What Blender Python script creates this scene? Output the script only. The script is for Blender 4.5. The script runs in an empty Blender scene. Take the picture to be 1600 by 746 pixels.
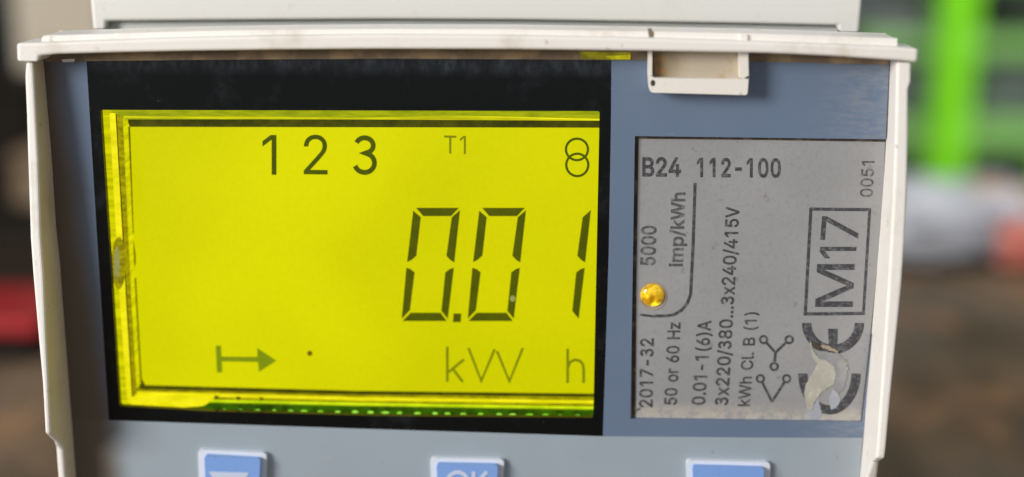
import bpy, bmesh, math, random
from mathutils import Vector, Matrix, geometry

random.seed(7)
C = bpy.context.scene.collection
SC = bpy.context.scene

# ------------------------------------------------------------------ camera
MM = 0.001
H0 = 52.0                 # height of the aimed-at point of the meter face above the bench, mm
DIST = 110.0              # lens to meter face, mm
FPX = 2198.0              # focal length in pixels of a 1600 px wide picture
T, Y, R = math.radians(-13.958), math.radians(2.1255), math.radians(0.2627)
RX = Matrix(((1, 0, 0), (0, math.cos(T), -math.sin(T)), (0, math.sin(T), math.cos(T))))
RY = Matrix(((math.cos(Y), 0, math.sin(Y)), (0, 1, 0), (-math.sin(Y), 0, math.cos(Y))))
RZ = Matrix(((math.cos(R), -math.sin(R), 0), (math.sin(R), math.cos(R), 0), (0, 0, 1)))
M = RY @ RX @ RZ                                     # lens axes in the meter's own axes (x right, y up, z out of the face)
EYE = M @ Vector((0, 0, DIST))


def W(x, y, z):
    """meter axes in mm -> world metres"""
    return Vector((x * MM, -z * MM, (y + H0) * MM))


cam_d = bpy.data.cameras.new('camera')
cam = bpy.data.objects.new('camera', cam_d)
C.objects.link(cam)
SC.camera = cam
W3 = Matrix(((1, 0, 0), (0, 0, -1), (0, 1, 0)))
cam.matrix_world = Matrix.Translation(W(*EYE)) @ (W3 @ M).to_4x4()
cam_d.sensor_width = 36.0
cam_d.lens = 36.0 * FPX / 1600.0
cam_d.clip_start = 0.005
cam_d.clip_end = 50.0
cam_d.dof.use_dof = True
cam_d.dof.focus_distance = 0.1088
cam_d.dof.aperture_fstop = 12.0
cam_d.dof.aperture_blades = 0

# ------------------------------------------------------------------ light
world = bpy.data.worlds.new('World')
SC.world = world
world.use_nodes = True
bg = world.node_tree.nodes['Background']
bg.inputs[0].default_value = (0.93, 0.97, 1.0, 1)
bg.inputs[1].default_value = 0.45


def area(name, loc, aim, size, power, col):
    d = bpy.data.lights.new(name, 'AREA')
    d.shape = 'DISK'
    d.size = size
    d.energy = power
    d.color = col
    o = bpy.data.objects.new(name, d)
    C.objects.link(o)
    o.location = loc
    o.rotation_euler = (Vector(aim) - Vector(loc)).to_track_quat('-Z', 'Y').to_euler()
    return o


area('bench_lamp', (-0.66, -0.54, 0.30), (0, 0, 0.05), 0.34, 9.1, (1.0, 0.965, 0.92))
area('rack_fill', (0.85, 0.12, 1.5), (0.75, 1.25, 0.0), 0.8, 17.0, (0.97, 0.99, 1.0)).data.spread = math.radians(85)  # unseen fill light, added to brighten the rack and bins

SC.view_settings.view_transform = 'Standard'
SC.view_settings.look = 'None'
SC.view_settings.exposure = 0.0
SC.view_settings.gamma = 1.0
SC.view_settings.use_curve_mapping = False

# ------------------------------------------------------------------ helpers


def P(px, py, z=0.0):
    """where the sight line through a point of the photograph meets the plane z mm in front of the meter face (x, y in mm)"""
    d = M @ Vector(((px - 800.0) / FPX, -(py - 373.0) / FPX, -1.0))
    t = (z - EYE.z) / d.z
    return (EYE.x + d.x * t, EYE.y + d.y * t)


def PL(pts, z=0.0):
    return [P(a, b, z) for a, b in pts]


def empty(name, loc=(0, 0, 0)):
    o = bpy.data.objects.new(name, None)
    C.objects.link(o)
    o.location = loc
    o.empty_display_size = 0.01
    return o


def tag(o, label=None, cat=None, group=None, kind=None):
    if label: o['label'] = label
    if cat: o['category'] = cat
    if group: o['group'] = group
    if kind: o['kind'] = kind
    return o


def link(name, bm, m, parent=None, bevel=0.0, seg=3, smooth=False, ang=35):
    bmesh.ops.recalc_face_normals(bm, faces=bm.faces)
    me = bpy.data.meshes.new(name)
    bm.to_mesh(me)
    bm.free()
    if smooth:
        for p in me.polygons: p.use_smooth = True
    me.materials.append(m)
    o = bpy.data.objects.new(name, me)
    C.objects.link(o)
    if parent: o.parent = parent
    if bevel:
        b = o.modifiers.new('bevel', 'BEVEL')
        b.width = bevel * MM
        b.segments = seg
        b.limit_method = 'ANGLE'
        b.angle_limit = math.radians(ang)
        b.use_clamp_overlap = True
    return o


def wind(loops, x, y):
    w = 0
    for L in loops:
        n = len(L)
        for i in range(n):
            x1, y1 = L[i]
            x2, y2 = L[(i + 1) % n]
            if (y1 <= y) != (y2 <= y):
                t = (y - y1) / (y2 - y1)
                if x1 + t * (x2 - x1) > x:
                    w += 1 if y2 > y1 else -1
    return w


def orient(L, ccw):
    a = sum(L[i][0] * L[(i + 1) % len(L)][1] - L[(i + 1) % len(L)][0] * L[i][1] for i in range(len(L)))
    return L if (a > 0) == ccw else L[::-1]


def fill(loops):
    """triangles of the area inside the loops (non-zero winding): verts, tris"""
    vs, es = [], []
    for L in loops:
        n0 = len(vs)
        vs += [Vector((float(p[0]), float(p[1]))) for p in L]
        es += [(n0 + i, n0 + (i + 1) % len(L)) for i in range(len(L))]
    v, e, f, _, _, _ = geometry.delaunay_2d_cdt(vs, es, [], 0, 1e-5)
    out = []
    for t in f:
        cx = sum(v[i].x for i in t) / len(t)
        cy = sum(v[i].y for i in t) / len(t)
        if wind(loops, cx, cy) != 0: out.append(t)
    return v, out


def add_sheet(bm, loops, z, xf=None):
    v, f = fill(loops)
    vv = [bm.verts.new(W(p.x, p.y, z)) for p in v]
    for t in f:
        try: bm.faces.new([vv[i] for i in t])
        except ValueError: pass


def add_prism(bm, loops, z0, z1, back=True):
    """loops in mm (first one the outline, the others holes), front at z1, back at z0"""
    loops = [orient(L, i == 0) for i, L in enumerate(loops)]
    n0 = len(bm.verts)
    v, f = fill(loops)
    for z in ((z1, z0) if back else (z1,)):
        vv = [bm.verts.new(W(p.x, p.y, z)) for p in v]
        for t in f:
            try: bm.faces.new([vv[i] for i in t])
            except ValueError: pass
    for L in loops:
        a = [bm.verts.new(W(p[0], p[1], z1)) for p in L]
        b = [bm.verts.new(W(p[0], p[1], z0)) for p in L]
        for i in range(len(L)):
            j = (i + 1) % len(L)
            bm.faces.new((a[i], a[j], b[j], b[i]))
    bm.verts.ensure_lookup_table()
    bmesh.ops.remove_doubles(bm, verts=bm.verts[n0:], dist=2e-6)
    bmesh.ops.dissolve_limit(bm, angle_limit=0.001, verts=bm.verts[:], edges=bm.edges[:]) if False else None


def prism(name, loops, z0, z1, m, parent=None, bevel=0.0, back=True, seg=3):
    bm = bmesh.new()
    add_prism(bm, loops, z0, z1, back)
    return link(name, bm, m, parent, bevel, seg)


def sheet(name, loops, z, m, parent=None):
    bm = bmesh.new()
    add_sheet(bm, loops, z)
    return link(name, bm, m, parent)


def rounded(pts, r, n=5):
    out = []
    k = len(pts)
    for i in range(k):
        p0, p, p1 = Vector(pts[i - 1]), Vector(pts[i]), Vector(pts[(i + 1) % k])
        rr = r[i] if isinstance(r, (list, tuple)) else r
        if rr <= 0:
            out.append(tuple(p)); continue
        a = p + (p0 - p).normalized() * rr
        b = p + (p1 - p).normalized() * rr
        for j in range(n + 1):
            t = j / n
            q = a * (1 - t) ** 2 + p * 2 * t * (1 - t) + b * t * t
            out.append((q.x, q.y))
    return out


def ribbon(pts, w, closed=False):
    """outline loops (pixels) of a stroked line"""
    n = len(pts)
    Lf, Rt = [], []
    for i in range(n):
        p = Vector(pts[i])
        a = Vector(pts[i - 1]) if (i > 0 or closed) else None
        b = Vector(pts[(i + 1) % n]) if (i < n - 1 or closed) else None
        d1 = (p - a).normalized() if a is not None else None
        d2 = (b - p).normalized() if b is not None else None
        if d1 is None: d1 = d2
        if d2 is None: d2 = d1
        nn = Vector((-(d1.y + d2.y), d1.x + d2.x))
        nn = nn.normalized() if nn.length > 1e-6 else Vector((-d1.y, d1.x))
        c = max(0.45, nn.dot(Vector((-d1.y, d1.x))))
        o = nn * (w / 2 / c)
        Lf.append(tuple(p + o)); Rt.append(tuple(p - o))
    if closed: return [orient(Lf, True), orient(Rt, False)] if area2(Lf) > area2(Rt) else [orient(Rt, True), orient(Lf, False)]
    return [Lf + Rt[::-1]]


def area2(L):
    return abs(sum(L[i][0] * L[(i + 1) % len(L)][1] - L[(i + 1) % len(L)][0] * L[i][1] for i in range(len(L))))


def circ(cx, cy, rx, ry=None, n=28, a0=0, a1=360):
    ry = ry or rx
    full = abs(a1 - a0) >= 360
    return [(cx + rx * math.cos(math.radians(a0 + (a1 - a0) * i / (n if full else n - 1))), cy + ry * math.sin(math.radians(a0 + (a1 - a0) * i / (n if full else n - 1)))) for i in range(n)]


GLYPHS = {
    '0': (453, [[(227,-7),(191,-3),(159,7),(130,24),(105,48),(85,77),(69,113),(61,138),(55,164),(51,192),(49,222),(48,254),(49,286),(51,316),(55,344),(61,370),(69,395),(85,431),(106,461),(130,484),(159,502),(191,512),(227,516),(262,512),(295,502),(323,484),(348,461),(368,431),(384,395),(392,370),(398,344),(402,316),(404,286),(405,254),(404,222),(402,192),(398,164),(392,138),(384,113),(368,77),(348,48),(323,24),(295,7),(263,-3)], [(227,50),(250,52),(271,60),(290,74),(306,92),(320,116),(330,144),(338,176),(342,213),(344,254),(342,295),(338,332),(330,365),(320,393),(306,417),(290,435),(271,449),(250,457),(227,460),(203,457),(182,449),(163,435),(147,417),(134,393),(123,365),(115,332),(111,295),(109,254),(111,213),(115,176),(123,144),(134,116),(147,92),(163,74),(182,60),(203,52)]]),
    '1': (453, [[(276,509),(276,0),(212,0),(212,448),(209,448),(86,358),(86,427),(198,509)]]),
    '2': (453, [[(64,0),(64,48),(234,229),(282,282),(294,298),(303,312),(311,327),(316,341),(319,356),(320,372),(319,389),(315,405),(308,419),(298,431),(287,441),(273,449),(258,455),(241,458),(224,460),(205,458),(188,454),(172,447),(159,438),(148,427),(139,414),(132,398),(128,381),(127,362),(66,362),(68,391),(75,418),(86,442),(102,464),(121,482),(143,496),(168,507),(196,513),(225,516),(254,513),(281,507),(306,497),(328,482),(346,465),(361,445),(372,423),(379,398),(381,372),(380,354),(377,336),(371,318),(363,299),(351,280),(336,259),(267,180),(153,60),(153,57),(389,57),(389,0)]]),
    '3': (453, [[(218,-7),(188,-5),(159,1),(133,10),(108,22),(88,38),(70,57),(57,79),(48,104),(44,132),(109,132),(112,115),(118,100),(126,87),(137,76),(150,66),(165,59),(182,54),(200,51),(218,50),(239,51),(258,55),(275,61),(291,69),(304,80),(315,93),(323,108),(327,125),(329,145),(328,163),(323,180),(316,196),(306,211),(292,223),(275,234),(254,241),(229,246),(201,248),(157,248),(157,299),(288,448),(288,452),(70,452),(70,509),(372,509),(372,461),(211,278),(211,289),(247,290),(279,286),(308,276),(333,262),(354,244),(371,222),(383,198),(391,172),(393,145),(390,116),(383,90),(370,66),(354,45),(333,27),(309,12),(281,2),(251,-5)]]),
    '4': (453, [[(40,106),(40,158),(247,509),(311,509),(109,166),(109,162),(413,162),(413,106)], [(282,0),(282,121),(282,146),(282,318),(343,318),(343,0)]]),
    '5': (453, [[(221,-7),(192,-5),(165,1),(140,11),(118,24),(99,41),(83,60),(71,82),(63,105),(60,130),(122,130),(125,115),(130,102),(138,89),(148,78),(160,68),(173,60),(188,54),(204,51),(221,50),(241,51),(259,56),(276,64),(291,75),(304,89),(314,104),(322,122),(326,141),(328,162),(326,183),(321,203),(314,221),(303,237),(290,251),(275,262),(257,270),(238,275),(218,277),(201,276),(184,273),(168,268),(152,262),(139,255),(128,246),(67,253),(96,509),(366,509),(366,452),(151,452),(134,302),(136,302),(148,311),(162,318),(178,325),(194,330),(211,333),(229,334),(252,332),(274,328),(294,321),(313,311),(330,299),(345,285),(358,269),(370,251),(379,231),(386,210),(390,187),(391,163),(388,132),(381,102),(369,76),(352,52),(332,32),(309,15),(282,3),(253,-4)]]),
    '6': (453, [[(226,-7),(196,-4),(168,3),(142,15),(119,31),(100,51),(84,74),(73,101),(66,130),(64,162),(65,187),(71,212),(80,239),(93,268),(112,302),(137,340),(252,509),(322,509),(151,261),(145,261),(151,270),(157,279),(165,288),(174,295),(184,302),(196,307),(208,311),(221,313),(235,314),(264,312),(291,305),(316,295),(337,280),(355,262),(370,240),(380,215),(387,187),(389,157),(387,127),(379,98),(368,73),(352,50),(333,30),(310,14),(284,3),(257,-4)], [(226,48),(245,50),(263,55),(279,63),(293,73),(304,86),(314,101),(322,119),(326,137),(327,157),(326,178),(322,196),(314,213),(304,228),(293,241),(279,252),(263,259),(245,264),(226,265),(207,264),(190,259),(174,252),(160,241),(148,229),(138,214),(131,197),(126,179),(125,158),(126,138),(131,119),(138,102),(148,86),(160,73),(174,63),(190,55),(207,50)]]),
    '7': (453, [[(97,0),(323,448),(323,452),(62,452),(62,509),(391,509),(391,449),(165,0)]]),
    '8': (453, [[(226,-7),(193,-5),(163,1),(136,11),(111,25),(91,42),(74,62),(62,84),(54,109),(52,135),(53,156),(58,176),(65,195),(75,212),(87,228),(101,241),(117,252),(134,260),(153,265),(153,267),(129,276),(109,289),(93,308),(80,330),(73,354),(70,380),(73,405),(79,428),(90,450),(106,469),(124,485),(146,498),(170,508),(197,514),(226,516),(255,514),(282,508),(306,498),(328,485),(346,469),(361,450),(373,428),(379,405),(382,380),(379,354),(372,330),(359,308),(343,289),(323,276),(300,267),(300,265),(318,260),(335,252),(351,241),(365,228),(377,212),(387,195),(395,176),(399,156),(401,135),(398,109),(391,84),(378,62),(362,42),(341,25),(317,11),(289,1),(259,-5)], [(226,49),(248,50),(267,54),(285,60),(300,69),(313,79),(323,92),(331,106),(335,121),(337,139),(335,157),(330,173),(322,189),(312,202),(298,213),(283,223),(265,230),(247,234),(226,235),(206,234),(187,230),(169,223),(154,213),(140,202),(130,189),(122,173),(117,157),(115,139),(117,121),(121,106),(129,92),(139,79),(152,69),(167,60),(185,54),(205,50)], [(226,290),(244,291),(260,294),(274,300),(287,308),(298,318),(307,330),(314,344),(318,359),(319,376),(318,392),(314,407),(308,420),(299,432),(288,442),(275,450),(260,455),(244,459),(226,460),(208,459),(192,455),(177,450),(164,442),(153,432),(145,420),(138,407),(134,392),(133,376),(134,359),(138,344),(145,330),(153,318),(165,308),(178,300),(193,294),(209,291)]]),
    '9': (453, [[(226,516),(256,513),(285,506),(310,494),(333,478),(352,458),(368,434),(380,408),(387,378),(389,347),(387,322),(382,296),(373,270),(359,240),(340,207),(315,168),(200,0),(130,0),(302,248),(307,248),(302,238),(295,229),(288,221),(278,214),(268,207),(257,202),(245,198),(232,195),(218,195),(188,197),(161,203),(137,214),(116,229),(98,247),(83,269),(72,294),(66,321),(64,352),(66,382),(73,410),(85,436),(101,459),(120,479),(142,494),(168,506),(196,513)], [(226,460),(207,459),(190,454),(174,446),(160,435),(148,423),(138,407),(131,390),(127,372),(125,352),(127,331),(131,313),(138,296),(148,280),(160,268),(174,257),(190,250),(207,245),(226,243),(245,245),(263,250),(279,257),(293,267),(305,280),(314,295),(322,312),(326,330),(327,350),(326,371),(322,390),(314,407),(305,422),(293,435),(279,446),(263,454),(245,459)]]),
    '-': (453, [[(337,244),(337,188),(114,188),(114,244)]]),
    'T': (449, [[(32,452),(32,509),(417,509),(417,452),(257,452),(257,0),(193,0),(193,452)]]),
    'B': (456, [[(60,0),(60,509),(241,509),(274,507),(304,501),(329,491),(350,477),(367,461),(381,442),(390,421),(396,398),(398,374),(397,353),(393,336),(387,320),(378,307),(368,295),(356,286),(343,278),(329,272),(315,267),(315,262),(331,260),(347,254),(363,246),(378,234),(391,220),(402,203),(411,184),(416,161),(418,136),(416,111),(410,88),(400,67),(386,48),(368,31),(344,18),(317,8),(284,2),(246,0)], [(125,57),(245,57),(281,60),(309,67),(330,80),(344,96),(353,115),(355,137),(354,153),(350,169),(342,184),(333,197),(320,209),(306,218),(289,225),(269,229),(248,231),(125,231)], [(125,285),(238,285),(256,287),(273,290),(288,296),(302,304),(314,314),(323,326),(330,340),(335,355),(336,372),(333,393),(326,412),(313,429),(294,442),(270,449),(240,452),(125,452)]]),
    'k': (381, [[(110,137),(110,212),(120,212),(284,379),(360,379),(184,199),(177,199)], [(53,0),(53,509),(114,509),(114,0)], [(294,0),(148,186),(191,229),(372,0)]]),
    'W': (686, [[(155,0),(16,509),(82,509),(163,196),(176,145),(187,94),(197,40),(189,40),(200,94),(211,145),(224,196),(306,509),(380,509),(462,196),(474,145),(486,94),(497,40),(488,40),(499,94),(510,145),(523,196),(603,509),(670,509),(530,0),(455,0),(368,323),(351,391),(336,475),(350,475),(335,395),(318,323),(230,0)]]),
    'h': (410, [[(114,227),(114,0),(53,0),(53,509),(114,509),(114,288),(102,288),(116,319),(132,344),(152,362),(175,375),(200,382),(227,384),(252,383),(275,377),(295,369),(313,356),(328,340),(341,321),(350,298),(355,271),(357,240),(357,0),(296,0),(296,235),(293,263),(286,286),(273,304),(256,318),(235,326),(210,329),(192,328),(176,324),(161,317),(147,308),(136,297),(126,283),(119,266),(115,248)]]),
    'i': (167, [[(53,0),(53,379),(114,379),(114,0)], [(84,443),(73,444),(63,448),(54,455),(47,463),(43,472),(41,483),(43,494),(47,503),(54,512),(63,518),(73,522),(84,524),(95,522),(105,518),(114,512),(121,504),(125,494),(126,483),(125,472),(121,463),(114,455),(105,448),(95,444)]]),
    'm': (610, [[(53,0),(53,379),(112,379),(112,295),(108,295),(114,314),(122,331),(132,346),(144,358),(158,368),(172,376),(187,382),(203,385),(219,386),(245,383),(268,375),(287,361),(303,342),(314,320),(321,295),(312,295),(318,312),(326,329),(337,343),(350,356),(364,366),(381,375),(398,381),(417,385),(437,386),(458,385),(478,380),(497,372),(514,361),(529,346),(541,328),(550,307),(555,283),(557,255),(557,0),(496,0),(496,254),(493,279),(485,298),(472,313),(456,323),(438,329),(419,330),(402,329),(387,326),(374,320),(363,312),(353,302),(345,290),(340,277),(336,263),(335,247),(335,0),(274,0),(274,260),(272,280),(265,297),(253,311),(238,322),(220,328),(199,330),(185,329),(171,326),(158,320),(145,312),(135,302),(126,289),(119,274),(115,257),(114,238),(114,0)]]),
    'p': (424, [[(53,-143),(53,379),(112,379),(112,319),(118,319),(137,346),(146,355),(158,364),(171,373),(188,379),(207,383),(229,384),(259,382),(287,374),(313,360),(335,342),(354,320),(370,293),(381,261),(388,227),(390,189),(388,150),(381,116),(370,84),(355,57),(336,34),(313,16),(288,3),(260,-6),(229,-8),(208,-7),(189,-3),(173,4),(159,12),(147,21),(138,31),(118,59),(114,59),(114,-143)], [(220,47),(242,49),(262,55),(279,66),(294,80),(306,97),(316,117),(323,139),(327,163),(328,190),(327,215),(323,239),(316,261),(307,281),(294,298),(280,311),(262,322),(243,328),(220,330),(198,328),(178,322),(161,312),(146,299),(134,282),(125,263),(118,241),(114,216),(113,190),(114,162),(118,138),(125,115),(135,95),(147,78),(162,65),(179,55),(198,49)]]),
    '/': (249, [[(235,533),(71,-76),(14,-76),(178,533)]]),
    'A': (480, [[(16,0),(201,509),(276,509),(463,0),(395,0),(287,302),(264,372),(232,478),(245,478),(213,371),(190,302),(85,0)], [(110,142),(110,199),(370,199),(370,142)]]),
    'V': (480, [[(204,0),(16,509),(84,509),(192,206),(215,137),(248,31),(235,31),(267,138),(290,206),(395,509),(463,509),(278,0)]]),
    'o': (415, [[(207,-8),(174,-5),(144,3),(117,16),(93,35),(72,58),(56,85),(44,116),(37,150),(34,187),(37,225),(44,260),(56,291),(72,318),(93,341),(117,360),(144,373),(174,382),(207,384),(241,382),(271,373),(299,360),(323,341),(343,318),(359,291),(371,260),(379,225),(381,187),(379,150),(371,116),(359,85),(343,58),(323,35),(299,16),(271,3),(241,-5)], [(207,46),(231,49),(252,55),(270,66),(285,80),(298,97),(307,117),(314,139),(318,163),(319,187),(318,212),(314,236),(307,258),(298,278),(285,296),(270,310),(252,321),(231,328),(207,330),(184,328),(163,321),(145,310),(130,296),(118,278),(108,258),(102,236),(98,212),(96,187),(98,163),(102,139),(108,117),(118,97),(130,80),(145,66),(163,55),(184,49)]]),
    'r': (259, [[(53,0),(53,379),(112,379),(112,321),(115,321),(124,339),(137,354),(152,367),(171,377),(191,383),(213,385),(229,384),(243,384),(243,322),(230,324),(207,326),(190,324),(174,321),(159,315),(146,306),(135,296),(126,284),(119,269),(115,254),(114,237),(114,0)]]),
    'H': (517, [[(60,0),(60,509),(125,509),(125,289),(392,289),(392,509),(457,509),(457,0),(392,0),(392,232),(125,232),(125,0)]]),
    'z': (380, [[(42,0),(42,46),(254,320),(254,323),(48,323),(48,379),(332,379),(332,331),(126,60),(126,56),(339,56),(339,0)]]),
    'C': (510, [[(267,-7),(242,-6),(217,-2),(194,5),(171,14),(150,25),(131,39),(113,55),(97,73),(82,93),(70,115),(59,140),(51,166),(45,193),(41,223),(40,254),(41,285),(45,315),(51,343),(59,369),(70,393),(82,415),(97,436),(113,454),(131,470),(150,484),(171,495),(194,504),(217,510),(242,514),(267,516),(293,514),(317,511),(340,504),(362,496),(383,485),(402,471),(419,456),(435,438),(448,418),(459,397),(467,373),(473,348),(408,348),(404,365),(397,380),(389,394),(380,407),(369,418),(357,428),(344,437),(330,444),(315,449),(300,453),(284,455),(267,456),(237,453),(209,445),(184,432),(161,414),(141,391),(125,364),(113,332),(106,295),(103,254),(106,213),(113,177),(125,145),(141,117),(161,94),(184,76),(210,63),(237,56),(267,53),(284,54),(300,56),(315,60),(330,65),(344,72),(357,81),(369,90),(380,102),(389,114),(397,128),(404,144),(408,160),(473,160),(467,135),(459,112),(448,91),(435,71),(420,53),(402,38),(383,24),(363,13),(341,5),(317,-2),(293,-6)]]),
    'l': (189, [[(139,-2),(112,0),(91,8),(74,20),(62,37),(55,59),(53,84),(53,509),(114,509),(114,99),(114,83),(117,71),(120,62),(126,57),(135,53),(146,52),(160,53),(170,54),(181,3),(162,-1)]]),
    '(': (273, [[(89,207),(90,244),(94,283),(100,324),(105,348),(111,372),(117,395),(124,418),(132,441),(145,477),(160,510),(176,539),(236,539),(219,503),(204,466),(191,428),(179,390),(169,351),(162,313),(156,276),(152,241),(151,207),(152,176),(155,145),(160,114),(167,83),(177,50),(188,16),(196,-5),(205,-27),(214,-49),(225,-72),(236,-96),(176,-96),(160,-66),(145,-36),(132,-6),(121,24),(111,55),(103,85),(97,116),(93,146),(90,176)]]),
    ')': (273, [[(37,-96),(49,-72),(59,-48),(69,-25),(78,-3),(86,18),(97,52),(106,85),(113,116),(118,147),(121,177),(122,207),(121,241),(117,276),(112,313),(104,351),(94,390),(82,428),(69,466),(54,503),(37,539),(97,539),(113,510),(128,477),(142,441),(149,418),(156,395),(162,372),(168,348),(173,324),(179,283),(183,244),(184,207),(183,176),(180,145),(176,115),(170,84),(162,53),(152,23),(140,-7),(127,-37),(113,-67),(97,-96)]]),
    '.': (188, [[(95,-4),(83,-3),(73,1),(63,9),(56,18),(51,29),(50,41),(51,53),(55,64),(63,73),(73,81),(83,85),(95,87),(107,85),(118,81),(128,73),(135,64),(140,53),(141,41),(140,29),(135,18),(128,9),(118,1),(107,-3)]]),
    'x': (379, [[(21,0),(171,218),(171,171),(29,379),(100,379),(148,306),(179,253),(207,206),(176,206),(202,253),(233,306),(282,379),(352,379),(209,169),(209,214),(358,0),(287,0),(231,85),(200,136),(173,182),(204,182),(178,136),(148,85),(92,0)]]),
    'M': (628, [[(60,0),(60,509),(152,509),(277,187),(287,159),(299,123),(311,84),(322,49),(307,49),(318,83),(330,121),(342,158),(352,187),(476,509),(568,509),(568,0),(504,0),(504,291),(504,327),(505,369),(506,413),(507,457),(513,457),(498,409),(482,363),(467,322),(456,291),(342,0),(286,0),(170,291),(159,321),(145,361),(129,408),(112,457),(119,457),(120,416),(121,372),(122,328),(122,291),(122,0)]]),
    'E': (419, [[(60,0),(60,509),(372,509),(372,452),(125,452),(125,286),(355,286),(355,229),(125,229),(125,57),(375,57),(375,0)]]),
    'O': (533, [[(267,-7),(241,-6),(217,-2),(194,5),(171,14),(150,25),(131,39),(113,55),(97,73),(82,93),(70,115),(59,140),(51,166),(45,193),(41,223),(40,254),(41,285),(45,315),(51,343),(59,369),(70,393),(82,415),(97,436),(113,454),(131,470),(150,484),(171,495),(194,504),(217,510),(241,514),(267,516),(293,514),(317,510),(340,504),(363,495),(384,484),(403,470),(421,454),(437,436),(451,415),(464,393),(474,369),(483,343),(488,315),(492,285),(493,254),(492,223),(488,193),(483,166),(474,140),(464,115),(451,93),(437,73),(421,55),(403,39),(384,25),(363,14),(340,5),(317,-2),(293,-6)], [(267,53),(296,55),(324,63),(349,76),(372,94),(392,116),(408,144),(420,176),(428,213),(430,254),(428,295),(420,332),(408,365),(392,392),(372,415),(349,433),(324,446),(296,453),(267,456),(237,453),(210,445),(184,433),(161,415),(142,392),(125,364),(113,332),(106,295),(103,254),(106,213),(113,176),(125,144),(142,117),(161,94),(184,76),(210,63),(237,55)]]),
    'K': (467, [[(104,145),(104,216),(139,261),(174,303),(212,344),(364,509),(448,509),(231,276),(228,276)], [(60,0),(60,509),(125,509),(125,334),(124,225),(125,193),(125,0)], [(372,0),(188,259),(228,309),(449,0)]]),
}



def glyph_loops(text, bold=0.0, spacing=0):
    """loops in font units, with the ink's left and right ends"""
    x = 0
    res = []
    for ch in text:
        if ch == ' ':
            x += 250 + spacing; continue
        adv, loops = GLYPHS[ch]
        one = []
        for L in loops:
            if bold:
                n = len(L); Q = []
                for i in range(n):
                    p0, p, p1 = Vector(L[i - 1]), Vector(L[i]), Vector(L[(i + 1) % n])
                    d1 = (p - p0).normalized(); d2 = (p1 - p).normalized()
                    nn = Vector((d1.y + d2.y, -(d1.x + d2.x)))
                    nn = nn.normalized() if nn.length > 1e-6 else Vector((d1.y, -d1.x))
                    c = max(0.6, nn.dot(Vector((d1.y, -d1.x))))
                    q = p + nn * (bold / c) * GSIGN
                    Q.append((q.x, q.y))
                L = Q
            one.append([(a + x, b) for a, b in L])
        res.append(one)
        x += adv + spacing
    xs = [p[0] for g in res for L in g for p in L]
    return res, min(xs), max(xs)


def _three():
    arc = [(216 + 116 * math.cos(math.radians(a)), 378 + 98 * math.sin(math.radians(a))) for a in range(160, -81, -16)]
    arc += [(205, 276)]
    arc += [(214 + 134 * math.cos(math.radians(a)), 152 + 124 * math.sin(math.radians(a))) for a in range(64, -169, -15)]
    L = ribbon(arc, 64)[0]
    n = len(GLYPHS['T'][1][0])
    t = GLYPHS['T'][1][0]
    ccw = sum(t[i][0] * t[(i + 1) % n][1] - t[(i + 1) % n][0] * t[i][1] for i in range(n)) > 0
    GLYPHS['3'] = (453, [orient(L, ccw)])


_three()


def _sgn():
    L = GLYPHS['T'][1][0]
    return 1 if sum(L[i][0] * L[(i + 1) % len(L)][1] - L[(i + 1) % len(L)][0] * L[i][1] for i in range(len(L))) > 0 else -1


GSIGN = _sgn()


def text(name, s, a, b, up, z, m, parent, bold=0.0, spacing=0):
    """lettering: baseline runs from a to b (ink ends), up is the height of a capital, all given as seen in the photograph"""
    gl, x0, x1 = glyph_loops(s, bold, spacing)
    bm = bmesh.new()
    for loops in gl:
        q = []
        for L in loops:
            r = []
            for u, v in L:
                t = (u - x0) / (x1 - x0)
                k = v / 508.7
                r.append(P(a[0] + (b[0] - a[0]) * t + up[0] * k, a[1] + (b[1] - a[1]) * t + up[1] * k, z))
            q.append(r)
        add_sheet(bm, q, z)
    return link(name, bm, m, parent)


def strokes(name, lines, w, z, m, parent, closed=False):
    bm = bmesh.new()
    for k, pts in enumerate(lines):
        add_sheet(bm, [PL(L, z) for L in ribbon(pts, w, closed)], z + k * 0.003)
    return link(name, bm, m, parent)


# ------------------------------------------------------------------ materials


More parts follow.
